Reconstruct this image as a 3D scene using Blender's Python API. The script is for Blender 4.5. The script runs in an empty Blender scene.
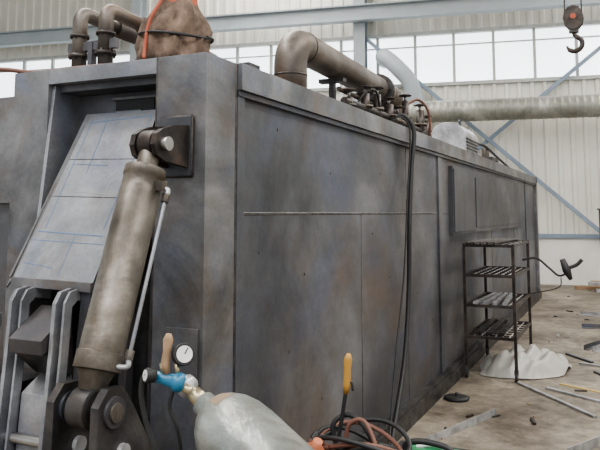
import bpy, bmesh, math, random
from mathutils import Vector, Matrix
random.seed(4)
scene = bpy.context.scene
V = Vector
try: scene.view_settings.look = 'AgX - Medium High Contrast'
except Exception: pass

# ------------------------------------------------------------ materials
def newmat(name):
    m = bpy.data.materials.new(name); m.use_nodes = True
    return m, m.node_tree, m.node_tree.nodes['Principled BSDF']

def plain(name, col, rough=.5, metal=0.0, var=.12, scale=12, bump=0.05, emit=0):
    m, nt, b = newmat(name)
    tc = nt.nodes.new('ShaderNodeTexCoord')
    n = nt.nodes.new('ShaderNodeTexNoise'); n.inputs['Scale'].default_value = scale; n.inputs['Detail'].default_value = 6
    r = nt.nodes.new('ShaderNodeValToRGB')
    r.color_ramp.elements[0].position = .3; r.color_ramp.elements[1].position = .7
    r.color_ramp.elements[0].color = [c*(1-var) for c in col]+[1]
    r.color_ramp.elements[1].color = [min(1, c*(1+var)) for c in col]+[1]
    nt.links.new(tc.outputs['Object'], n.inputs['Vector'])
    nt.links.new(n.outputs['Fac'], r.inputs['Fac'])
    nt.links.new(r.outputs['Color'], b.inputs['Base Color'])
    b.inputs['Roughness'].default_value = rough; b.inputs['Metallic'].default_value = metal
    if bump:
        bp = nt.nodes.new('ShaderNodeBump'); bp.inputs['Strength'].default_value = bump; bp.inputs['Distance'].default_value = .02
        nt.links.new(n.outputs['Fac'], bp.inputs['Height']); nt.links.new(bp.outputs['Normal'], b.inputs['Normal'])
    return m

def steel(name, dark, mid, light, rust=(.12, .08, .055), rust_amt=.35, rough=.42, metal=.55, scale=1.3, blotch=.72, heat=0.0):
    m, nt, b = newmat(name)
    L = nt.links.new
    tc = nt.nodes.new('ShaderNodeTexCoord')
    def noise(sc, det, ro, dist=0, stretch=None, off=None):
        n = nt.nodes.new('ShaderNodeTexNoise'); n.inputs['Scale'].default_value = sc; n.inputs['Detail'].default_value = det
        n.inputs['Roughness'].default_value = ro; n.inputs['Distortion'].default_value = dist
        if stretch or off:
            mp = nt.nodes.new('ShaderNodeMapping')
            if stretch: mp.inputs['Scale'].default_value = stretch
            if off: mp.inputs['Location'].default_value = off
            L(tc.outputs['Object'], mp.inputs['Vector']); L(mp.outputs['Vector'], n.inputs['Vector'])
        else: L(tc.outputs['Object'], n.inputs['Vector'])
        return n
    def ramp(n, p0, c0, p1, c1):
        r = nt.nodes.new('ShaderNodeValToRGB'); e = r.color_ramp.elements
        e[0].position = p0; e[0].color = (*c0, 1); e[1].position = p1; e[1].color = (*c1, 1)
        L(n.outputs['Fac'], r.inputs['Fac']); return r
    def mix(mode, fac, a, b_):
        x = nt.nodes.new('ShaderNodeMix'); x.data_type = 'RGBA'; x.blend_type = mode
        if isinstance(fac, float): x.inputs['Factor'].default_value = fac
        else: L(fac, x.inputs['Factor'])
        L(a, x.inputs['A'])
        if isinstance(b_, tuple): x.inputs['B'].default_value = (*b_, 1)
        else: L(b_, x.inputs['B'])
        return x.outputs['Result']
    n1 = noise(scale, 6, .55, .6)
    r1 = ramp(n1, .32, dark, .68, light); k = r1.color_ramp.elements.new(.5); k.color = (*mid, 1)
    n2 = noise(scale*1.4, 8, .64, .5)
    r2 = ramp(n2, .48, (0, 0, 0), .70, (rust_amt,)*3)
    c = mix('MIX', r2.outputs['Color'], r1.outputs['Color'], rust)
    if heat:
        n7 = noise(scale*1.1, 5, .55, 1.0, None, (7.3, 2.1, 4.4))
        r7 = ramp(n7, .52, (0, 0, 0), .68, (heat,)*3)
        c = mix('MIX', r7.outputs['Color'], c, (mid[0]*.75, mid[1]*.9, mid[2]*1.25))
    n4 = noise(scale*.7, 6, .58, 1.0)
    r4 = ramp(n4, .36, (blotch,)*3, .6, (1.1,)*3)
    c = mix('MULTIPLY', 1.0, c, r4.outputs['Color'])
    n5 = noise(1.0, 6, .65, 0, (5, 1.2, 7))
    r5 = ramp(n5, .32, (.8, .8, .8), .68, (1.14, 1.14, 1.16))
    c = mix('MULTIPLY', .65, c, r5.outputs['Color'])
    n6 = noise(scale*26, 5, .65)
    r6 = ramp(n6, .35, (.85, .85, .85), .65, (1.09, 1.09, 1.09))
    c = mix('MULTIPLY', .55, c, r6.outputs['Color'])
    L(c, b.inputs['Base Color'])
    mr = nt.nodes.new('ShaderNodeMapRange'); mr.inputs['To Min'].default_value = rough-.12; mr.inputs['To Max'].default_value = rough+.2
    L(n2.outputs['Fac'], mr.inputs['Value']); L(mr.outputs['Result'], b.inputs['Roughness'])
    b.inputs['Metallic'].default_value = metal
    n3 = noise(60, 4, .5)
    bp = nt.nodes.new('ShaderNodeBump'); bp.inputs['Strength'].default_value = .08; bp.inputs['Distance'].default_value = .01
    L(n3.outputs['Fac'], bp.inputs['Height'])
    bp2 = nt.nodes.new('ShaderNodeBump'); bp2.inputs['Strength'].default_value = .2; bp2.inputs['Distance'].default_value = .05
    L(n4.outputs['Fac'], bp2.inputs['Height']); L(bp.outputs['Normal'], bp2.inputs['Normal'])
    L(bp2.outputs['Normal'], b.inputs['Normal'])
    return m

M = {}
M['side'] = steel('mill_scale_steel_side', (.072, .074, .083), (.122, .124, .135), (.195, .195, .205), rust=(.15, .11, .085), rust_amt=.7, scale=.95, rough=.42, blotch=.6, heat=.6)
M['sidefar'] = steel('mill_scale_steel_panel', (.065, .066, .074), (.10, .101, .109), (.15, .15, .157), rust=(.12, .09, .07), rust_amt=.5, scale=1.1, rough=.45)
M['post'] = steel('mill_scale_steel_post', (.12, .12, .128), (.195, .195, .2), (.29, .288, .29), rust=(.18, .135, .10), rust_amt=.75, scale=1.9, rough=.42, blotch=.58, heat=.5)
M['plate'] = steel('bright_steel_plate', (.22, .228, .245), (.31, .317, .335), (.41, .418, .435), rust=(.24, .2, .165), rust_amt=.5, scale=2.4, rough=.4, blotch=.72, heat=.4)
M['darksteel'] = steel('dark_primed_steel', (.035, .035, .037), (.06, .058, .058), (.11, .105, .102), rust_amt=.5, scale=5)
M['barrel'] = steel('cylinder_tube_steel', (.10, .087, .072), (.165, .146, .122), (.25, .225, .195), rust=(.12, .08, .05), rust_amt=.8, scale=4, rough=.42, metal=.55, blotch=.55)
M['pipe'] = steel('pipe_steel', (.07, .06, .052), (.13, .112, .096), (.22, .195, .17), rust=(.14, .085, .055), rust_amt=.8, scale=3, rough=.45, metal=.5)
M['weld'] = steel('weld_bead', (.04, .038, .037), (.07, .064, .06), (.12, .11, .10), rust_amt=.6, scale=20)
M['seam'] = steel('ground_weld_seam', (.12, .12, .12), (.19, .188, .185), (.27, .265, .26), rust_amt=.5, scale=7)
M['scorch'] = steel('scorched_steel', (.03, .026, .025), (.06, .05, .046), (.11, .098, .09), rust_amt=.6, scale=6)
M['chrome'] = plain('bright_pin_steel', (.38, .37, .36), .3, .9)
M['bar'] = steel('raw_bar_steel', (.3, .3, .3), (.45, .45, .46), (.6, .6, .6), rust_amt=.2, scale=5, rough=.36)
M['blue_chalk'] = plain('blue_marker', (.12, .2, .34), .8)
M['white_chalk'] = plain('white_chalk', (.42, .43, .44), .9)
M['rubber'] = plain('black_rubber', (.02, .02, .02), .55)
M['brownhose'] = plain('red_brown_hose', (.15, .07, .05), .6)
M['bottle'] = steel('worn_grey_green_paint', (.17, .18, .165), (.27, .285, .265), (.37, .385, .36), rust=(.17, .13, .1), rust_amt=.6, scale=6, rough=.33, metal=.45, blotch=.7)
M['brass'] = plain('brass', (.42, .36, .24), .35, .8)
M['blue'] = plain('blue_regulator_paint', (.03, .16, .27), .35)
M['white'] = plain('white_dial', (.65, .65, .63), .4)
M['label'] = plain('brown_label', (.24, .18, .12), .7)
M['wood'] = plain('wood', (.3, .2, .12), .7, 0, .25, 20)
M['yellow'] = plain('yellow_brown_grip', (.45, .25, .06), .5)
M['orange'] = plain('orange_plastic', (.42, .14, .07), .5)
M['green'] = plain('green_plastic', (.03, .22, .09), .4)
M['cloth'] = plain('dirty_cloth', (.15, .105, .078), .95, 0, .6, 13, .9)
M['strap'] = plain('red_strap', (.36, .1, .06), .8)
M['duct'] = steel('galvanised_duct', (.22, .225, .2), (.32, .325, .29), (.43, .435, .4), rust=(.22, .2, .14), rust_amt=.5, scale=1.5, metal=.4, blotch=.8)
M['blue_steel'] = plain('blue_grey_paint', (.2, .25, .32), .55, 0, .1, 2)
M['bluegrey'] = plain('pale_blue_grey_paint', (.33, .37, .4), .55, 0, .08, 2)
M['frame'] = plain('window_frame_paint', (.42, .43, .42), .6)
M['yellowbar'] = plain('yellow_strip', (.5, .37, .13), .6)
M['poster'] = plain('poster_paper', (.25, .35, .5), .7)
M['clad'] = plain('cream_cladding', (.66, .65, .60), .6, 0, .1, .8, 0)
M['wallrender'] = plain('painted_render', (.72, .71, .68), .8, 0, .12, 1.5, .05)
M['ceil'] = plain('roof_sheet', (.5, .51, .51), .7, 0, .08, .6, 0)

m, nt, b = newmat('window_glazing'); M['glass'] = m
b.inputs['Base Color'].default_value = (.8, .86, .9, 1); b.inputs['Roughness'].default_value = .15
tc = nt.nodes.new('ShaderNodeTexCoord'); n = nt.nodes.new('ShaderNodeTexNoise'); n.inputs['Scale'].default_value = .6
r = nt.nodes.new('ShaderNodeValToRGB'); r.color_ramp.elements[0].color = (.7, .84, .92, 1); r.color_ramp.elements[1].color = (1, 1, 1, 1)
nt.links.new(tc.outputs['Object'], n.inputs['Vector']); nt.links.new(n.outputs['Fac'], r.inputs['Fac'])
nt.links.new(r.outputs['Color'], b.inputs['Emission Color']); b.inputs['Emission Strength'].default_value = 2.3

m, nt, b = newmat('plastic_film'); M['film'] = m
b.inputs['Base Color'].default_value = (.55, .53, .49, 1); b.inputs['Roughness'].default_value = .38
b.inputs['Transmission Weight'].default_value = .3

# floor
m, nt, b = newmat('stained_concrete'); M['floor'] = m
L = nt.links.new
tc = nt.nodes.new('ShaderNodeTexCoord')
n1 = nt.nodes.new('ShaderNodeTexNoise'); n1.inputs['Scale'].default_value = 1.0; n1.inputs['Detail'].default_value = 10; n1.inputs['Roughness'].default_value = .7; n1.inputs['Distortion'].default_value = .6
n2 = nt.nodes.new('ShaderNodeTexNoise'); n2.inputs['Scale'].default_value = 7; n2.inputs['Detail'].default_value = 9; n2.inputs['Roughness'].default_value = .75
r1 = nt.nodes.new('ShaderNodeValToRGB'); e = r1.color_ramp.elements
e[0].position = .38; e[0].color = (.12, .097, .073, 1); e[1].position = .64; e[1].color = (.37, .32, .255, 1)
r2 = nt.nodes.new('ShaderNodeValToRGB'); r2.color_ramp.elements[0].position = .34; r2.color_ramp.elements[1].position = .58
r2.color_ramp.elements[0].color = (.3, .29, .27, 1)
mx = nt.nodes.new('ShaderNodeMix'); mx.data_type = 'RGBA'; mx.blend_type = 'MULTIPLY'; mx.inputs['Factor'].default_value = .8
for q in (n1, n2): L(tc.outputs['Object'], q.inputs['Vector'])
L(n1.outputs['Fac'], r1.inputs['Fac']); L(n2.outputs['Fac'], r2.inputs['Fac'])
L(r1.outputs['Color'], mx.inputs['A']); L(r2.outputs['Color'], mx.inputs['B']); L(mx.outputs['Result'], b.inputs['Base Color'])
b.inputs['Roughness'].default_value = .55
bp = nt.nodes.new('ShaderNodeBump'); bp.inputs['Strength'].default_value = .3; bp.inputs['Distance'].default_value = .02
L(n2.outputs['Fac'], bp.inputs['Height']); L(bp.outputs['Normal'], b.inputs['Normal'])

# ------------------------------------------------------------ mesh builder
def catmull(pts, sub=6):
    pts = [V(p) for p in pts]
    if len(pts) < 3: return pts
    out = []
    P = [pts[0]*2-pts[1]]+pts+[pts[-1]*2-pts[-2]]
    for i in range(1, len(P)-2):
        a, b_, c, d = P[i-1], P[i], P[i+1], P[i+2]
        for j in range(sub):
            t = j/sub
            out.append(.5*((2*b_)+(c-a)*t+(2*a-5*b_+4*c-d)*t*t+(3*b_-a-3*c+d)*t**3))
    out.append(pts[-1]); return out

class MB:
    def __init__(s): s.bm = bmesh.new(); s.mats = []
    def mi(s, k):
        if k not in s.mats: s.mats.append(k)
        return s.mats.index(k)
    def face(s, vs, k, smooth=False):
        try: f = s.bm.faces.new(vs)
        except ValueError: return
        f.material_index = s.mi(k); f.smooth = smooth
    def prism(s, pts, vec, k):
        a = [s.bm.verts.new(V(p)) for p in pts]; b_ = [s.bm.verts.new(V(p)+V(vec)) for p in pts]
        n = len(a)
        s.face(a, k); s.face(b_[::-1], k)
        for i in range(n): s.face([a[i], b_[i], b_[(i+1) % n], a[(i+1) % n]], k)
    def box(s, x0, x1, y0, y1, z0, z1, k):
        s.prism([(x0, y0, z0), (x1, y0, z0), (x1, y1, z0), (x0, y1, z0)], (0, 0, z1-z0), k)
    def obox(s, c, dims, rot, k):
        R = rot; x, y, z = [d/2 for d in dims]; c = V(c)
        pts = [c+R@V(p) for p in ((-x, -y, -z), (x, -y, -z), (x, y, -z), (-x, y, -z))]
        s.prism(pts, R@V((0, 0, 2*z)), k)
    def beam(s, p0, p1, w, h, k, up=(0, 0, 1)):
        p0, p1 = V(p0), V(p1); d = (p1-p0); l = d.length; d.normalize()
        sx = d.cross(V(up))
        if sx.length < 1e-4: sx = V((1, 0, 0))
        sx.normalize(); uz = sx.cross(d).normalized()
        pts = [p0+sx*a*w/2+uz*b_*h/2 for a, b_ in ((-1, -1), (1, -1), (1, 1), (-1, 1))]
        s.prism(pts, d*l, k)
    def angle(s, p0, p1, w, t, k):
        p0, p1 = V(p0), V(p1); d = (p1-p0).normalized(); sx = d.cross(V((0, 0, 1))).normalized()
        s.beam(p0+V((0, 0, t/2)), p1+V((0, 0, t/2)), w, t, k)
        s.beam(p0-sx*(w/2)+V((0, 0, w/2)), p1-sx*(w/2)+V((0, 0, w/2)), t, w, k)
    def sweep(s, pts, rs, k, n=14, cap=True, smooth=True):
        pts = [V(p) for p in pts]; m_ = len(pts)
        if not isinstance(rs, (list, tuple)): rs = [rs]*m_
        t0 = (pts[1]-pts[0]).normalized()
        nrm = t0.orthogonal().normalized(); rings = []
        for i, p in enumerate(pts):
            if i == 0: t = t0
            elif i == m_-1: t = (pts[i]-pts[i-1])
            else: t = (pts[i+1]-pts[i-1])
            if t.length < 1e-7: t = t0
            t = t.normalized()
            nrm = (nrm-t*nrm.dot(t)).normalized(); bn = t.cross(nrm); t0 = t
            rings.append([s.bm.verts.new(p+(nrm*math.cos(2*math.pi*j/n)+bn*math.sin(2*math.pi*j/n))*rs[i]) for j in range(n)])
        for i in range(m_-1):
            for j in range(n):
                s.face([rings[i][j], rings[i][(j+1) % n], rings[i+1][(j+1) % n], rings[i+1][j]], k, smooth)
        if cap: s.face(rings[0][::-1], k); s.face(rings[-1], k)
    def tube(s, pts, r, k, n=12, sub=6): s.sweep(catmull(pts, sub), r, k, n)
    def cyl(s, p0, p1, r, k, n=24): s.sweep([p0, p1], r, k, n)
    def lathe(s, p0, ax, prof, k, n=28):
        p0 = V(p0); ax = V(ax).normalized(); nrm = ax.orthogonal().normalized(); bn = ax.cross(nrm); rings = []
        for t, r_ in prof:
            rings.append([s.bm.verts.new(p0+ax*t+(nrm*math.cos(2*math.pi*j/n)+bn*math.sin(2*math.pi*j/n))*max(r_, .0005)) for j in range(n)])
        for i in range(len(prof)-1):
            for j in range(n): s.face([rings[i][j], rings[i][(j+1) % n], rings[i+1][(j+1) % n], rings[i+1][j]], k, True)
        s.face(rings[0][::-1], k); s.face(rings[-1], k)
    def flange(s, c, ax, r, t, k, bolts=8):
        c = V(c); ax = V(ax).normalized(); s.cyl(c-ax*t/2, c+ax*t/2, r, k, 28)
        nrm = ax.orthogonal().normalized(); bn = ax.cross(nrm)
        for i in range(bolts):
            q = c+(nrm*math.cos(6.283*i/bolts)+bn*math.sin(6.283*i/bolts))*r*.82
            s.cyl(q-ax*t*1.1, q+ax*t*1.1, r*.09, 'darksteel', 6)
    def done(s, name, bevel=0, mat=None):
        bmesh.ops.recalc_face_normals(s.bm, faces=s.bm.faces)
        me = bpy.data.meshes.new(name); s.bm.to_mesh(me); s.bm.free()
        for k in s.mats: me.materials.append(M[k])
        o = bpy.data.objects.new(name, me); scene.collection.objects.link(o)
        if mat is not None: o.matrix_world = mat
        if bevel:
            bv = o.modifiers.new('bevel', 'BEVEL'); bv.width = bevel; bv.segments = 2; bv.limit_method = 'ANGLE'; bv.angle_limit = math.radians(50)
        return o

# ------------------------------------------------------------ building (rotated against the machine)
BM = Matrix.Translation((1.14, 15.54, 0)) @ Matrix.Rotation(math.radians(9.9), 4, 'Z')
XL, XR, YF = -20.0, 9.0, -26.0
o = MB(); o.box(XL, XR, YF, .3, -.2, 0, 'floor'); o.done('floor', mat=BM)

def corr(mb, x0, x1, z0, z1, y, k, pitch=.3, d=.045):
    x = x0; prof = []
    while x < x1:
        prof += [(x, y), (x+pitch*.55, y), (x+pitch*.65, y-d), (x+pitch*.9, y-d)]; x += pitch
    prof.append((x1, y))
    a = [mb.bm.verts.new((p[0], p[1], z0)) for p in prof]; c = [mb.bm.verts.new((p[0], p[1], z1)) for p in prof]
    for i in range(len(prof)-1): mb.face([a[i], a[i+1], c[i+1], c[i]], k)

W0, W1 = 5.02, 6.28
o = MB()
o.box(XL, XR, 0, .3, 0, 1.12, 'wallrender')
o.box(XL, XR, .06, .3, 1.12, W0, 'clad'); o.box(XL, XR, .06, .3, W1, 10, 'clad')
corr(o, XL, XR, 1.14, W0-.05, .04, 'clad'); corr(o, XL, XR, W1+.05, 10, .04, 'clad')
o.box(XL, XR, -.06, .02, 1.1, 1.2, 'blue_steel')
o.box(XL, XR, -.05, .05, W0-.09, W0, 'frame'); o.box(XL, XR, -.05, .05, W1, W1+.09, 'frame')
o.done('wall_back', mat=BM)
o = MB()
o.box(XL, XR, .12, .15, W0, W1, 'glass')
x = XL
while x < XR:
    o.box(x-.035, x+.035, .0, .1, W0, W1, 'frame'); x += .98
o.box(XL, XR, .03, .09, W1-.3, W1-.27, 'frame')
o.done('window_1', mat=BM)
for nm, xx, sg in (('wall_left', XL, -1), ('wall_right', XR, 1)):
    o = MB(); a, c = (xx-.3, xx) if sg < 0 else (xx, xx+.3)
    o.box(a, c, YF, .3, 0, 1.12, 'wallrender'); o.box(a, c, YF, .3, 1.12, W0, 'clad'); o.box(a, c, YF, .3, W1, 10, 'clad')
    q = MB(); m_ = (a+c)/2; q.box(m_-.02, m_+.02, YF, 0, W0, W1, 'glass')
    y = YF
    while y < 0: q.box(m_-.06, m_+.06, y-.035, y+.035, W0, W1, 'frame'); y += .98
    o.done(nm, mat=BM); q.done('window_2' if sg < 0 else 'window_3', mat=BM)
o = MB(); o.box(XL-.3, XR+.3, YF, .3, 10, 10.2, 'ceil'); o.done('ceiling', mat=BM)

for i, s_ in enumerate((-18.6, -12.1, -5.7, .95, 7.4)):
    o = MB()
    o.box(s_-.15, s_+.15, -.5, -.47, 0, 10, 'bluegrey'); o.box(s_-.15, s_+.15, -.13, -.1, 0, 10, 'bluegrey'); o.box(s_-.01, s_+.01, -.47, -.13, 0, 10, 'bluegrey')
    o.box(s_-.25, s_+.25, -.55, -.07, 0, .03, 'bluegrey')
    o.done('steel_column', mat=BM)
o = MB()
o.beam((-5.6, -.3, 6.25), (.1, -.3, 1.1), .09, .1, 'blue_steel', (0, 1, 0))
o.beam((.85, -.22, 6.25), (-5.6, -.22, 1.0), .09, .1, 'blue_steel', (0, 1, 0))
o.done('cross_brace', mat=BM)
o = MB()
for z in (6.62, 7.0):
    o.box(XL, XR, -.75, -.5, z-.02, z+.02, 'bluegrey')
o.box(XL, XR, -.64, -.61, 6.64, 6.98, 'bluegrey')
o.done('crane_rail_girder', .003, mat=BM)
o = MB()
pts = []; rs = []
x = -10.0
while x < 8.8:
    pts += [(x, -1.0, 4.13), (x+.10, -1.0, 4.13), (x+.12, -1.0, 4.13), (x+.14, -1.0, 4.13)]; rs += [.26, .26, .275, .26]; x += .16
o.sweep(pts, rs, 'duct', 20)
for x in (-8, -3.2, 3, 7):
    o.box(x-.02, x+.02, -1.3, -.05, 3.84, 3.88, 'blue_steel')
    o.beam((x, -1.28, 3.86), (x, -.06, 3.3), .04, .04, 'blue_steel')
o.tube([(-4.2, -1.0, 4.2), (-4.35, -1.0, 4.85), (-4.7, -.95, 5.3), (-5.0, -.7, 5.6), (-5.1, -.35, 5.68), (-5.1, .1, 5.68)], .2, 'bluegrey', 20)
o.done('spiral_air_duct', mat=BM)
o = MB(); o.box(-1.95, -1.7, -.03, .0, 1.5, 2.1, 'poster'); o.box(-1.97, -1.68, -.02, .01, 1.48, 2.12, 'white'); o.done('wall_notice_board', mat=BM)
o = MB()
for i in range(9):
    a = random.uniform(-.9, 1.2)
    lay = i//3
    o.beam((a, -1.5+.3*(i % 3), .036+.072*lay), (a+random.uniform(.8, 1.6), -1.45+.3*(i % 3), .036+.072*lay), .14, .07, 'wood' if i % 3 else 'bar')
o.done('scrap_timber_pile', .004, mat=BM)

# ------------------------------------------------------------ machine enclosure
LEN = 12.5; H = 2.42; WX = -1.17
o = MB()
o.box(WX+.02, -.02, .29, LEN-.03, .1, 2.37, 'side')
o.box(WX, .0, .27, LEN, 2.385, H-.004, 'post')
o.box(-.09, .03, .272, LEN, 2.29, H, 'post')
o.box(-.09, .012, .272, LEN, 2.262, 2.288, 'side')
o.box(-.1, .05, .272, LEN, .0, .13, 'darksteel')
o.box(-.1, .035, .272, LEN, .13, .16, 'darksteel')
o.box(WX-.03, WX+.08, .272, LEN, .0, .13, 'darksteel'); o.box(WX-.03, WX+.08, .272, LEN, 2.28, H, 'post')
o.box(-.1, .03, LEN-.16, LEN+.002, .02, H-.002, 'post')
o.box(-.04, .006, .272, .34, .13, 2.262, 'side')
o.box(-.04, -.002, 4.27, 4.40, .13, 2.262, 'side')
o.box(-.04, .024, 4.78, 10.3, 1.47, 2.2, 'sidefar')
o.box(-.04, .038, 4.8, 5.85, 1.50, 2.17, 'sidefar'); o.box(-.04, .034, 6.0, 10.2, 1.53, 2.13, 'sidefar')
o.box(-.04, -.008, 10.9, 10.98, .13, 2.262, 'side')
o.cyl((-.0205, .34, 1.70), (-.0205, 4.27, 1.70), .0042, 'seam', 8)
o.cyl((-.0205, .34, 1.692), (-.0205, 12.3, 1.692), .004, 'weld', 6)
for y in (7.3, 9.4): o.cyl((-.0205, y, .14), (-.0205, y, 1.46), .005, 'weld', 6)
for y, zt in ((2.06, 1.69), (3.19, 2.26)):
    o.cyl((-.0205, y, .14), (-.0205, y, zt), .004, 'weld', 6); o.cyl((-.0205, y+.010, .14), (-.0205, y+.010, zt), .0028, 'seam', 6)
for y, z in ((.75, 2.15), (1.1, 1.35), (1.5, 1.95), (2.5, 2.0), (2.7, 1.2), (3.6, 1.9), (.9, .95), (1.75, .75), (3.5, 1.0), (1.35, .6), (2.3, 1.55), (4.0, .7), (.55, 1.5), (2.85, .5)):
    o.lathe((-.021, y, z), (1, 0, 0), [(0, .011), (.003, .008), (.004, .002)], 'weld', 10)
o.box(-.27, 0, 0, .27, 0, H, 'post')
o.cyl((-.001, .265, 0), (-.001, .265, H), .006, 'weld', 6)
o.cyl((-.27, .0, .1), (-.27, .0, H), .004, 'weld', 6)
o.box(-.19, -.02, -.012, 0, .15, 1.2, 'post')
o.box(WX, -.936, 0, .27, 0, H, 'post')
o.box(-.936, -.27, .002, .27, 2.345, H, 'plate')
o.box(-.936, -.27, .06, .27, 2.31, 2.345, 'side')
o.box(-.936, -.27, .2, .24, 1.95, 2.31, 'side')
o.box(-.936, -.27, .24, .28, .1, 1.96, 'darksteel')
o.box(-.66, -.42, .185, .201, 2.19, 2.27, 'rubber'); o.box(-.655, -.5, .18, .187, 2.2, 2.215, 'plate'); o.box(-.68, -.4, .175, .201, 2.27, 2.285, 'post')  # slot: black box paints the shade inside the opening, no rubber part here
o.prism([(-.935, .03, 2.34), (-.935, .24, 2.34), (-.935, .24, 1.2), (-.935, -.1, 1.2)], (.02, 0, 0), 'plate')
o.prism([(-.29, .03, 2.34), (-.29, .24, 2.34), (-.29, .24, .8), (-.29, .0, .8)], (.018, 0, 0), 'side')
o.box(-.936, -.27, -.05, .25, .05, .35, 'side')
o.box(WX-.35, WX, .05, .3, 0, 1.75, 'side'); o.box(WX-.2, WX, .0, .3, 1.75, 2.3, 'post')
o.box(-.232, -.065, -.022, .0, 1.865, 2.13, 'side')
for d in (1.865, 2.13): o.cyl((-.232, -.010, d), (-.065, -.010, d), .008, 'weld', 8)
for a in (-.232, -.065): o.cyl((a, -.010, 1.865), (a, -.010, 2.13), .008, 'weld', 8)
for y in (.5, 3.9, 8.2): o.box(-.12, -.06, y, y+.12, H-.01, H+.06, 'darksteel')
for y in range(1, 12): o.box(-1.1, -.1, y+.0, y+.05, H-.01, H+.015, 'darksteel')
o.done('steel_machine_enclosure', .003)

# ------------------------------------------------------------ tailgate plate
o = MB()
T1, T2 = V((-.77, .13, 2.2)), V((-.35, .13, 2.2)); B1, B2 = V((-.885, -.22, 1.41)), V((-.42, -.22, 1.40))
nrm = (B1-T1).cross(T2-T1).normalized()
if nrm.y > 0: nrm = -nrm
o.prism([T1, T2, B2, B1], -nrm*.018, 'plate')
o.prism([T1+V((-.03, 0, 0)), B1+V((-.03, 0, 0)), B1-nrm*.1+V((-.05, 0, -.02)), T1-nrm*.08+V((-.03, 0, 0))], V((.012, 0, 0)), 'post')
o.prism([T1+V((-.03, 0, 0)), T1, B1, B1+V((-.045, 0, -.05))], -nrm*.01, 'post')
o.prism([T2, B2, B2-nrm*.1, T2-nrm*.1], V((-.012, 0, 0)), 'side')
def pp(u, v):
    a = T1.lerp(T2, u); c = B1.lerp(B2, u); return a.lerp(c, v)+nrm*.0006
def mark(a, c, w=.004, k='blue_chalk'):
    o.beam(pp(*a), pp(*c), w, .0012, k, nrm)
mark((.06, .06), (.93, .04), .004); mark((.07, .06), (.12, .72), .004); mark((.93, .04), (.88, .72), .004); mark((.04, .74), (.9, .755), .005); mark((.0, .79), (.95, .8), .003)
mark((.55, .76), (.55, .98), .003); mark((.3, .06), (.34, .4), .003); mark((.08, .33), (.6, .345), .003); mark((.72, .45), (.7, .73), .002, 'white_chalk')
mark((.05, .92), (.45, .94), .003); mark((.2, .5), (.8, .52), .002, 'white_chalk')
for v in (.3, .53): mark((.0, v), (1, v+.01), .003, 'weld')
o.beam(B1-V((0, -.01, .02)), B2-V((0, -.01, .02)), .05, .04, 'post')
o.done('tailgate_plate', .002)

# ------------------------------------------------------------ hook arms & wedge under gate
o = MB()
def arm(x, yo=0, th=.02):
    prof = [(-.16, 1.345), (-.24, 1.375), (-.30, 1.365), (-.33, 1.32), (-.345, 1.1), (-.40, .55), (-.42, .2), (-.37, .2), (-.35, .55), (-.30, 1.08), (-.285, 1.3), (-.25, 1.325), (-.16, 1.31)]
    o.prism([(x, y+yo, z) for y, z in prof], (th, 0, 0), 'plate')
arm(-.79); arm(-.745, .02, .012); arm(-.54); arm(-.50, .02, .012)
o.prism([(-.73, -.2, 1.29), (-.73, -.38, 1.17), (-.73, -.37, 1.11), (-.73, -.2, 1.16)], (.185, 0, 0), 'side')
o.prism([(-.73, -.2, 1.16), (-.73, -.35, 1.11), (-.73, -.22, 1.0), (-.73, -.18, 1.0)], (.185, 0, 0), 'darksteel')
o.prism([(-.725, -.18, 1.0), (-.725, -.30, .93), (-.725, -.36, .25), (-.725, -.2, .25)], (.17, 0, 0), 'plate')
o.box(-.92, -.8, -.2, .2, 1.12, 1.3, 'side'); o.box(-1.1, -.81, -.3, .1, .3, .95, 'darksteel')
o.box(-1.18, -.86, -.36, -.3, 1.2, 1.26, 'post'); o.cyl((-.95, -.33, .75), (-.4, -.33, .75), .022, 'chrome')
o.box(-.93, -.3, -.18, .22, .05, .24, 'darksteel')
o.beam((-.46, -.2, 1.38), (-.44, -.33, .3), .03, .05, 'side', (1, 0, 0)); o.beam((-.36, -.05, 1.4), (-.34, -.1, .3), .05, .04, 'side', (1, 0, 0))
o.done('tailgate_hook_mechanism', .002)

# ------------------------------------------------------------ hydraulic cylinder
o = MB()
A = V((-.14, -.2, 1.99)); Bq = V((-.14, -.55, .99)); d = (Bq-A).normalized(); sd = V((1, 0, 0)); fr = d.cross(sd).normalized()
for x in (-.205, -.098):
    o.prism([(x, -.02, 1.90), (x, -.02, 2.09), (x, -.14, 2.075), (x, -.21, 2.055), (x, -.255, 2.03), (x, -.27, 1.985), (x, -.25, 1.94), (x, -.2, 1.92)], (.024, 0, 0), 'scorch')
o.cyl((-.225, -.2, 1.99), (-.05, -.2, 1.99), .03, 'chrome')
o.lathe((-.178, -.2, 1.99), (1, 0, 0), [(0, .05), (.005, .062), (.07, .062), (.075, .05)], 'scorch')
o.cyl(A+d*.03, A+d*.14, .045, 'barrel')
o.lathe(A, d, [(.11, .06), (.115, .086), (.15, .088), (.155, .083), (.21, .083), (.213, .085), (.86, .085), (.863, .09), (.925, .09), (.93, .07), (.97, .055), (1.0, .05)], 'barrel', 40)
o.lathe((-.185, -.55, .99), (1, 0, 0), [(0, .06), (.006, .075), (.084, .075), (.09, .06)], 'darksteel')
o.cyl((-.27, -.55, .99), (-.0, -.55, .99), .034, 'barrel')
q = sd*.118+fr*-.02
o.tube([A+d*.20+sd*.08, A+d*.2+q, A+d*.24+q*1.02], .011, 'bar')
o.cyl(A+d*.22+q, A+d*.88+q, .008, 'plate', 12)
o.tube([A+d*.87+q, A+d*.9+q, A+d*.905+sd*.07], .011, 'bar')
for t in (.22, .84): o.cyl(A+d*t+q, A+d*(t+.035)+q, .017, 'barrel', 6)
o.obox(A+d*.19+sd*.09, (.05, .04, .04), Matrix.Identity(3), 'barrel')
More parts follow.
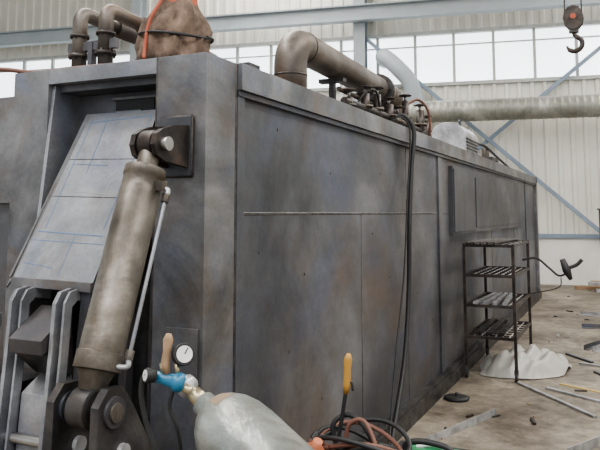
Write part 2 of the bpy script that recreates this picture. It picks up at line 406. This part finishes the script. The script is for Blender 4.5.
for x in (-.26, -.055):
    o.prism([(x, -.63, 1.02), (x, -.58, 1.075), (x, -.5, 1.07), (x, -.45, 1.01), (x, -.25, .7), (x, -.03, .62), (x, -.03, .2), (x, -.45, .2), (x, -.64, .55)], (.035, 0, 0), 'darksteel')
    o.cyl((x-.012, -.55, .99), (x+.047, -.55, .99), .055, 'side'); o.cyl((x-.018, -.5, .84), (x+.053, -.5, .84), .03, 'bar')
o.box(-.26, -.03, -.42, -.2, .25, .58, 'darksteel')
o.done('hydraulic_cylinder', .002)

# ------------------------------------------------------------ roof fittings
def elbow(c0, c1, c2, R, n=8):
    c0, c1, c2 = V(c0), V(c1), V(c2); a = (c0-c1).normalized(); b_ = (c2-c1).normalized(); out = [c0]
    for i in range(n+1):
        t = i/n; p = (c1+a*R)*(1-t)**2+c1*2*t*(1-t)+(c1+b_*R)*t*t; out.append(p)
    out.append(c2); return out
o = MB()
o.sweep(elbow((-.3, 1.49, H), (-.3, 1.49, 2.84), (-.3, 3.5, 2.80), .2), .11, 'pipe', 28)
o.sweep(elbow((-.3, 3.45, 2.8), (-.3, 3.78, 2.8), (-.3, 3.78, H), .15), .105, 'pipe', 28)
o.flange((-.3, 1.49, H+.015), (0, 0, 1), .15, .025, 'darksteel'); o.flange((-.3, 3.78, H+.015), (0, 0, 1), .15, .025, 'darksteel')
o.flange((-.3, 3.3, 2.8), (0, 1, 0), .145, .02, 'darksteel'); o.flange((-.3, 3.34, 2.8), (0, 1, 0), .145, .02, 'darksteel')
o.cyl((-.3, 1.69, 2.836), (-.3, 1.70, 2.836), .114, 'weld'); o.cyl((-.3, 1.49, 2.60), (-.3, 1.49, 2.61), .114, 'weld')
for y in (2.2, 2.9):
    o.box(-.32, -.28, y, y+.05, H, 2.7, 'darksteel'); o.box(-.4, -.2, y-.01, y+.06, 2.68, 2.71, 'darksteel')
o.done('exhaust_pipe', .0)
o = MB()
for y, r_, h in ((2.1, .03, .12), (2.45, .035, .2), (2.75, .03, .24), (3.05, .04, .2), (3.3, .03, .16), (3.55, .03, .3), (4.05, .04, .28), (4.3, .03, .2)):
    o.cyl((-.12, y, H), (-.12, y, H+h), r_, 'scorch'); o.flange((-.12, y, H+h*.5), (0, 0, 1), r_*1.8, .015, 'pipe', 6)
    o.cyl((-.12, y, H+h), (-.12, y, H+h+.05), .012, 'chrome', 8)
    o.lathe((-.12, y, H+h+.045), (0, 0, 1), [(0, .05), (.006, .06), (.014, .05)], 'scorch', 16)
o.tube([(-.12, 2.0, H+.08), (-.12, 3.2, H+.09), (-.12, 4.4, H+.07)], .028, 'scorch')
o.tube([(-.16, 2.0, H+.17), (-.16, 2.9, H+.16), (-.2, 3.5, H+.2)], .018, 'scorch')
o.tube([(-.2, 3.9, 2.75), (-.12, 4.0, 2.8), (-.05, 4.1, 2.7), (-.05, 4.15, 2.5), (-.1, 4.2, H)], .013, 'brownhose')
o.tube([(-.2, 2.3, H), (-.1, 2.4, 2.62), (-.08, 2.6, 2.66), (-.1, 2.75, 2.55)], .009, 'rubber')
o.done('valve_manifold', .0)
o = MB()
for x, y in ((-1.0, .28), (-.82, .28)):
    o.flange((x, y, H+.012), (0, 0, 1), .065, .02, 'darksteel', 6)
    o.sweep(elbow((x, y, H), (x, y, 2.8), (x+.0, y+.35, 2.78), .07), .04, 'pipe', 16)
    o.flange((x, y, 2.55), (0, 0, 1), .058, .02, 'scorch', 6); o.flange((x, y, 2.66), (0, 0, 1), .052, .014, 'scorch', 6)
o.beam((-1.07, .28, 2.6), (-.74, .28, 2.6), .03, .05, 'side'); o.beam((-.91, .28, H), (-.91, .28, 2.62), .03, .04, 'side')
o.sweep([(-1.0, .58, 2.78), (-.92, 1.1, 2.74), (-.82, 1.7, 2.6)], .05, 'pipe', 18); o.sweep([(-.82, .58, 2.78), (-.72, 1.2, 2.68)], .05, 'pipe', 18)
o.box(-.95, -.65, 1.3, 1.34, H, 2.6, 'darksteel')
o.tube([(-1.5, -.1, 2.38), (-1.35, .02, 2.46), (-1.15, .12, 2.445), (-.9, .1, 2.44), (-.65, .12, 2.44)], .012, 'brownhose')
o.done('coolant_pipe_stand', .0)
# cloth wrapped bundle
o = MB(); n = 72; rings = []
prof = [(0, .176), (.03, .186), (.07, .178), (.12, .176), (.17, .172), (.22, .162), (.26, .145), (.30, .125), (.335, .10), (.36, .085), (.39, .078), (.42, .06), (.44, .03), (.445, .005)]
for i, (z, r_) in enumerate(prof):
    z *= .92
    ring = []
    for j in range(n):
        a = 6.2832*j/n; f = 1+.06*math.sin(6*a+z*16)+.06*math.sin(9*a-z*22)+.04*math.sin(17*a+z*40)+random.uniform(-.014, .014)
        lean = z*.12
        ring.append(o.bm.verts.new((-.36+lean+r_*f*math.cos(a), .24+r_*f*math.sin(a), H+z+.016*math.sin(4*a+1+z*9)*(1 if i else 0))))
    rings.append(ring)
for i in range(len(prof)-1):
    for j in range(n): o.face([rings[i][j], rings[i][(j+1) % n], rings[i+1][(j+1) % n], rings[i+1][j]], 'strap' if prof[i][0] > .35 else 'cloth', True)
o.face(rings[-1], 'cloth'); o.face(rings[0][::-1], 'cloth')
o.tube([(-.36+.02+.187*math.cos(t*.5236), .24+.187*math.sin(t*.5236), H+.14+.012*math.sin(t)) for t in range(13)], .007, 'rubber')
o.tube([(-.33, .15, H+.37), (-.345, .1, H+.29), (-.37, .065, H+.2), (-.38, .05, H+.08), (-.37, .03, H+.01)], .009, 'strap')
o.done('tarp_wrapped_bundle')
o = MB(); prof = [(-.55, H), (-.55, H+.25)]+[(-.325-.225*math.cos(math.pi*i/10), H+.25+.17*math.sin(math.pi*i/10)) for i in range(1, 10)]+[(-.1, H+.25), (-.1, H)]
o.prism([(x, 6.1, z) for x, z in prof], (0, .8, 0), 'bar')
for i in range(5): o.box(-.1, -.085, 6.15, 6.85, H+.04+.04*i, H+.06+.04*i, 'darksteel')
o.done('roof_vent_cowl', .004)
o = MB()
o.box(-.5, -.15, 8.3, 8.9, H, H+.14, 'darksteel'); o.cyl((-.3, 8.6, H), (-.3, 8.6, H+.3), .06, 'pipe')
o.tube([(-.3, 6.9, H+.15), (-.25, 8, H+.3), (-.25, 9.5, H+.2), (-.2, 11, H+.03)], .02, 'rubber'); o.done('roof_junction_box', .003)
o = MB()
o.tube([(-.1, 3.1, 2.52), (-.02, 3.16, 2.53), (.055, 3.2, 2.40), (.05, 3.13, 2.1), (.06, 3.0, 1.6), (.055, 2.97, 1.1), (.065, 2.8, .6), (.085, 2.5, .25), (.13, 2.2, .05), (.25, 1.9, .022), (.5, 2.1, .022), (.55, 1.7, .022)], .019, 'rubber')
o.tube([(-.1, 3.0, 2.49), (.0, 3.05, 2.5), (.05, 3.1, 2.36), (.045, 3.02, 1.9), (.05, 2.85, 1.2), (.06, 2.6, .7), (.1, 2.3, .2), (.16, 2.1, .05), (.3, 2.2, .015)], .007, 'rubber')
o.done('hanging_welding_cable')

# ------------------------------------------------------------ rack trolley
o = MB(); x0, x1, y0, y1 = .1, .6, 4.9, 6.1
for x in (x0, x1):
    for y in (y0, y1):
        o.box(x-.015, x+.015, y-.015, y+.015, .1, 1.38, 'scorch'); o.cyl((x-.012, y, .05), (x+.012, y, .05), .05, 'rubber'); o.box(x-.02, x+.02, y-.02, y+.02, .07, .12, 'darksteel')
for z in (1.36, 1.05, .74, .42):
    for x in (x0, x1): o.box(x-.012, x+.012, y0, y1, z-.015, z+.015, 'scorch')
    for y in (y0, y1): o.box(x0, x1, y-.012, y+.012, z-.015, z+.015, 'scorch')
    for i in range(1, 7): o.cyl((x0+.5*i/7, y0, z), (x0+.5*i/7, y1, z), .008, 'bar', 6)
    for i in range(1, 8): o.cyl((x0, y0+1.2*i/8, z), (x1, y0+1.2*i/8, z), .008, 'scorch', 6)
for i in range(5): o.cyl((x0+.05+.07*i, y0-.1, 1.39), (x0+.1+.07*i, y1-.1+.04*i, 1.39), .012, 'scorch', 8)
for i in range(4): o.beam((x0+.1+.1*i, y0, .765), (x0+.15+.06*i, y1-.2, .765), .04, .03, 'bar')
for i in range(3): o.beam((x0+.1+.12*i, y0+.1, .445), (x0+.1+.1*i, y1, .445), .06, .03, 'scorch')
o.done('steel_shelf_trolley', .001)
o = MB()
o.tube([(.6, 5.6, 1.18), (.75, 5.62, 1.2), (.88, 5.6, 1.1), (.98, 5.6, 1.02), (1.08, 5.6, 1.06)], .012, 'rubber')
o.sweep([(1.02, 5.6, 1.2), (1.06, 5.6, 1.08), (1.1, 5.6, .98)], [.03, .045, .02], 'rubber'); o.tube([(1.06, 5.6, 1.1), (1.16, 5.6, 1.14), (1.22, 5.6, 1.2)], .02, 'rubber')
o.tube([(1.0, 5.6, 1.0), (.98, 5.6, .9), (.8, 5.6, .84), (.6, 5.6, .8)], .006, 'scorch'); o.done('welding_torch')

bm_ = MB(); nx, ny = 34, 22; g = []
for i in range(nx+1):
    row = []
    for j in range(ny+1):
        u, v = i/nx*2-1, j/ny*2-1; rr = max(0, 1-(u*u*.9+v*v)); h = .18*rr**.5*(1+.4*math.sin(8*u+3*v)*math.cos(6*v-4*u))+random.uniform(0, .024)*(1 if rr > 0 else .2)
        sq = 1-.22*(u*u*v*v); row.append(bm_.bm.verts.new((.62+u*.43*sq+v*.06+random.uniform(-.012, .012), 5.5+v*.48*sq+.1*u, .008+max(0, h))))
    g.append(row)
for i in range(nx):
    for j in range(ny): bm_.face([g[i][j], g[i+1][j], g[i+1][j+1], g[i][j+1]], 'film', True)
bm_.done('plastic_sheet_bag')

def bar(name, p0, p1, w=.05, t=.006, k='bar', kind='angle', z=0):
    q = MB(); p0 = V((*p0, z)); p1 = V((*p1, z))
    if kind == 'angle': q.angle(p0, p1, w, t, k)
    else: q.beam(p0+V((0, 0, t/2)), p1+V((0, 0, t/2)), w, t, k)
    q.done(name, .001)
bar('angle_iron', (.57, 3.62), (.20, 2.5), .06)
bar('angle_iron', (1.50, 3.38), (1.2, 2.78), .07)
bar('steel_flat_bar', (.62, 4.85), (1.37, 3.89), .035, .02, kind='f')
bar('steel_flat_bar', (.9, 4.75), (1.5, 4.35), .04, .02, kind='f')
bar('steel_flat_bar', (1.3, 5.7), (1.75, 4.95), .04, .02, 'side', kind='f')
bar('steel_flat_bar', (1.12, 6.1), (1.8, 5.85), .05, .02, 'bar', kind='f')
bar('steel_flat_bar', (.95, 6.6), (1.25, 6.2), .04, .02, 'side', kind='f')
bar('yellow_packing_strip', (1.0, 5.0), (1.5, 4.75), .035, .01, 'yellowbar', kind='f')
for i, (a, c) in enumerate((((1.15, 7.0), (1.65, 8.4)), ((1.25, 6.9), (1.8, 8.2)), ((1.35, 6.8), (1.75, 6.2)), ((1.4, 6.7), (2.0, 7.6)), ((1.0, 8.8), (2.4, 9.0)), ((.9, 10.2), (2.6, 10.0)))):
    bar('angle_iron', a, c, .06, .008, 'bar' if i % 2 else 'side', z=.0)
o = MB()
for i in range(75):
    a = random.random(); y = 2.8+a*10.5; x = .3+random.random()*(1.2+a*1.6); sz = random.uniform(.008, .03)
    o.obox((x, y, sz*.3), (sz*random.uniform(1.5, 6), sz, sz*.6), Matrix.Rotation(random.random()*3, 3, 'Z'), random.choice(['bar', 'darksteel', 'scorch', 'scorch', 'wood']))
for i in range(14):
    x = random.uniform(1.5, 2.6); y = random.uniform(8.5, 13); sz = random.uniform(.08, .22)
    o.obox((x, y, sz*.3), (sz*1.8, sz, sz*.6), Matrix.Rotation(random.random()*3, 3, 'Z'), random.choice(['wood', 'darksteel', 'side', 'bar']))
o.done('floor_scrap_debris')
o = MB(); o.lathe((.19, 4.0, 0), (0, 0, 1), [(0, .11), (.02, .12), (.03, .1), (.035, .02)], 'rubber'); o.cyl((.19, 4.0, .03), (.19, 4.0, .06), .015, 'rubber'); o.done('pan_lid')

o = MB(); o.box(1.515, 1.6, 2.3, 2.38, .0, 1.72, 'barrel'); o.box(1.44, 1.66, 2.23, 2.45, 0, .015, 'barrel'); o.box(1.505, 1.61, 2.29, 2.39, 1.72, 1.73, 'barrel'); o.done('guard_post', .004)

# ------------------------------------------------------------ bench in the foreground
BT = .5
o = MB()
o.box(.3, 2.0, -1.45, .55, BT-.04, BT, 'side')
for x in (.36, 1.94):
    for y in (-1.39, .49): o.box(x-.03, x+.03, y-.03, y+.03, 0, BT-.04, 'darksteel')
o.box(.36, 1.94, -1.4, -1.37, BT-.1, BT-.04, 'darksteel'); o.box(.36, 1.94, .47, .5, BT-.1, BT-.04, 'darksteel')
o.done('steel_work_bench', .003)
N = V((.460, -.765, 1.155)); AX = V((.823, -.301, -.36)).normalized()
o = MB()
o.lathe(N, AX, [(.05, .03), (.055, .037), (.085, .038), (.092, .046), (.11, .066), (.135, .086), (.17, .103), (.21, .113), (.26, .117), (1.38, .117), (1.42, .107), (1.44, .08)], 'bottle', 48)
o.lathe(N, AX, [(-.005, .018), (.005, .024), (.05, .026)], 'brass', 16)
o.lathe(N, AX, [(-.055, .02), (-.05, .034), (-.025, .034), (-.02, .015), (.0, .012)], 'bar', 12)
sideax = AX.cross(V((0, 0, 1))).normalized(); upax = sideax.cross(AX).normalized()
g = []
for i in range(7):
    row = []
    for t, r_ in ((.12, .0756), (.135, .0868), (.155, .0965), (.17, .1038)):
        a = math.radians(2+i*6); row.append(o.bm.verts.new(N+AX*t+(upax*math.cos(a)+sideax*math.sin(a))*r_))
    g.append(row)
for i in range(6):
    for j in range(3): o.face([g[i][j], g[i+1][j], g[i+1][j+1], g[i][j+1]], 'label', True)
for t in (.52, .95): o.lathe(N, AX, [(t, .118), (t+.004, .123), (t+.03, .123), (t+.034, .118)], 'rubber', 48)
o.done('gas_cylinder')
o = MB()
for t in (.38,):
    c = N+AX*t; zb = c.z-.148
    o.box(c.x-.06, c.x+.06, c.y-.16, c.y+.16, BT, zb-.0, 'wood'); o.box(c.x-.06, c.x+.06, c.y-.17, c.y-.135, zb, zb+.05, 'wood'); o.box(c.x-.06, c.x+.06, c.y+.135, c.y+.17, zb, zb+.05, 'wood')
o.done('timber_cradle', .003)
R_ = V((.907, .421, 0)); F_ = V((-.421, .907, 0)); Z_ = V((0, 0, 1))
def rel(dx, dz, df=0): return N+R_*(dx*.88-.01)+Z_*(dz*.88)+F_*df
o = MB()
o.cyl(rel(.03, -.01), rel(-.04, .03), .014, 'brass', 14)
o.lathe(rel(-.02, .03), rel(-.10, .05)-rel(-.02, .03), [(0, .016), (.008, .028), (.03, .03), (.038, .022), (.07, .017), (.09, .018), (.095, .01)], 'blue', 24)
o.cyl(rel(-.085, .045), rel(-.125, .06), .015, 'blue', 18)
o.cyl(rel(-.045, .06), rel(-.05, .1), .008, 'brass', 10); o.cyl(rel(-.095, .06), rel(-.10, .1), .008, 'brass', 10)
def gauge(c, r_, ax):
    o.lathe(c, ax, [(0, r_*.9), (.004, r_), (.026, r_), (.03, r_*.92)], 'rubber', 24); a = V(ax).normalized()
    o.cyl(V(c)+a*.0295, V(c)+a*.0315, r_*.74, 'white', 24); o.beam(V(c)+a*.0325, V(c)+a*.0325+Z_*r_*.6+R_*r_*.3, .003, .001, 'rubber', a)
gauge(rel(-.035, .125, .015), .034, V((.75, -.6, .25))); gauge(rel(-.12, .065, -.02), .022, V((-.5, -.8, .1)))
o.sweep([rel(-.083, .06), rel(-.088, .1), rel(-.084, .14), rel(-.08, .18), rel(-.078, .2)], [.011, .015, .012, .016, .009], 'wood', 14)
o.tube([rel(-.13, .06), rel(-.16, .06), rel(-.17, .0), rel(-.15, -.1), rel(-.1, -.22), rel(-.0, -.4, .05), rel(.1, -.6, .1)], .008, 'rubber')
o.tube([rel(-.06, .01), rel(-.07, -.05), rel(-.04, -.13), rel(-.02, -.3, .05), rel(.05, -.6, .1)], .006, 'rubber')
o.done('gas_regulator')

cx, cy = .6, .06
o = MB(); o.lathe((cx, cy, BT), (0, 0, 1), [(0, .12), (.01, .125), (.09, .12), (.1, .126), (.11, .12), (.2, .12), (.21, .126), (.22, .12), (.24, .11)], 'scorch', 32); o.done('steel_paint_drum')
o = MB()
for i in range(6):
    pts = []
    r_ = .10+.013*i; zz = BT+.252+.015*i; ph = random.random()*6
    for j in range(15):
        a = 6.28*j/14+ph; pts.append((cx+.02*i+r_*1.15*math.cos(a), cy+r_*.9*math.sin(a), zz+.03*math.sin(2*a+i)))
    o.tube(pts, .009, ['rubber', 'brownhose', 'rubber', 'rubber', 'brownhose', 'rubber'][i])
o.tube([(cx, cy, .76), (cx-.02, cy, .86), (cx+.04, cy+.02, .9), (cx+.12, cy, .86), (cx+.18, cy, .72), (cx+.22, cy, BT+.02)], .010, 'rubber')
o.tube([(cx+.03, cy, .78), (cx+.05, cy, .87), (cx+.12, cy, .88), (cx+.2, cy-.05, .72), (cx+.2, cy-.1, BT+.02)], .009, 'brownhose')
o.done('welding_hose_coil')
o = MB(); fx, fy = cx-.03, cy-.2
o.lathe((fx, fy, .775), (.2, -.1, .45), [(0, .075), (.03, .068), (.06, .038), (.08, .02), (.1, .018)], 'orange', 24)
o.cyl((fx, fy, BT), (fx, fy, .79), .02, 'scorch', 12); o.lathe((fx, fy, BT), (0, 0, 1), [(0, .06), (.01, .06), (.014, .03)], 'scorch', 20)
o.done('orange_funnel_cap')
hx, hy = cx+.02, cy
o = MB()
o.tube([(hx-.02, hy, .8), (hx+.0, hy, .9), (hx+.015, hy, .99)], .008, 'rubber')
o.sweep([(hx+.015, hy, .985), (hx+.02, hy, 1.02), (hx+.022, hy, 1.08), (hx+.025, hy, 1.12), (hx+.03, hy-.005, 1.14)], [.010, .016, .014, .017, .009], 'yellow', 16)
o.tube([(hx+.02, hy, 1.02), (hx+.04, hy, 1.03), (hx+.045, hy, 1.0)], .005, 'rubber')
o.done('cutting_torch_handle')
o = MB()
o.box(.76, 1.06, .16, .38, BT, .735, 'rubber'); o.box(.75, 1.07, .15, .39, .67, .69, 'green'); o.box(.80, 1.02, .2, .34, .735, .742, 'green')
o.tube([(.82, .24, .735), (.83, .24, .77), (.89, .24, .785), (.97, .24, .78), (1.01, .24, .765), (1.02, .24, .735)], .012, 'rubber')
o.tube([(.85, .3, .74), (.92, .31, .755), (1.0, .3, .74)], .008, 'white')
o.done('tool_case', .01)

# ------------------------------------------------------------ crane hook
hx, hy, hz = .98, 10.28, 4.5
o = MB()
for s_ in (-1, 1):
    o.prism([(hx+.17*math.cos(t*.5236), hy+s_*.075-.012, hz+.6+.22*math.sin(t*.5236)) for t in range(12)], (0, .024, 0), 'scorch')
o.cyl((hx, hy-.06, hz+.62), (hx, hy+.06, hz+.62), .15, 'darksteel', 28); o.cyl((hx, hy-.1, hz+.62), (hx, hy+.1, hz+.62), .05, 'strap')
o.box(hx-.08, hx+.08, hy-.06, hy+.06, hz+.34, hz+.45, 'darksteel')
cp = catmull([(hx, hy, hz+.4), (hx, hy, hz+.3)]+[(hx+.13*math.sin(a), hy, hz+.14+.13*math.cos(a)) for a in [math.radians(t) for t in (20, 60, 100, 140, 180, 220, 260)]], 4)
o.sweep(cp, [.03]*8+[.042]*(len(cp)-12)+[.03, .025, .02, .012], 'scorch', 12)
for dx in (-.14, .14): o.cyl((hx+dx, hy, hz+.62), (hx+dx*.8, hy, 8.0), .012, 'darksteel', 8)
o.done('crane_hook_block', .003)
o = MB(); o.box(-17, 8, -5.7, -5.1, 8.0, 8.7, 'yellowbar'); o.done('overhead_crane_bridge', .01, mat=BM)

# ------------------------------------------------------------ light
w = bpy.data.worlds.new('world'); scene.world = w; w.use_nodes = True
w.node_tree.nodes['Background'].inputs['Color'].default_value = (.9, .95, 1, 1)
w.node_tree.nodes['Background'].inputs['Strength'].default_value = 1.0
def area(name, loc, size, sy, power, rot, col=(1, 1, 1)):
    l = bpy.data.lights.new(name, 'AREA'); l.shape = 'RECTANGLE'; l.size = size; l.size_y = sy; l.energy = power; l.color = col
    ob = bpy.data.objects.new(name, l); scene.collection.objects.link(ob); ob.location = loc; ob.rotation_euler = rot; return ob
area('skylight_strip_lamp', (5.5, 5, 9.7), 2.2, 22, 2100, (0, 0, math.radians(9.9)), (1, .97, .93))
area('skylight_strip_lamp', (-5, 5, 9.7), 2.2, 22, 2200, (0, 0, math.radians(9.9)), (1, .97, .93))
area('skylight_strip_lamp', (2, -8, 9.7), 8, 3, 1100, (0, 0, 0), (.97, .98, 1))

# ------------------------------------------------------------ camera
cam = bpy.data.cameras.new('camera'); co = bpy.data.objects.new('camera', cam); scene.collection.objects.link(co)
cam.lens = 42; cam.sensor_width = 36
pitch = 6
co.location = (1.68, -2.624, 1.7)
co.rotation_euler = (math.radians(90+pitch), 0, math.radians(24.9))
cam.shift_y = -(12/600)-math.tan(math.radians(pitch))*700/600
cam.clip_start = .05; cam.clip_end = 200
scene.camera = co
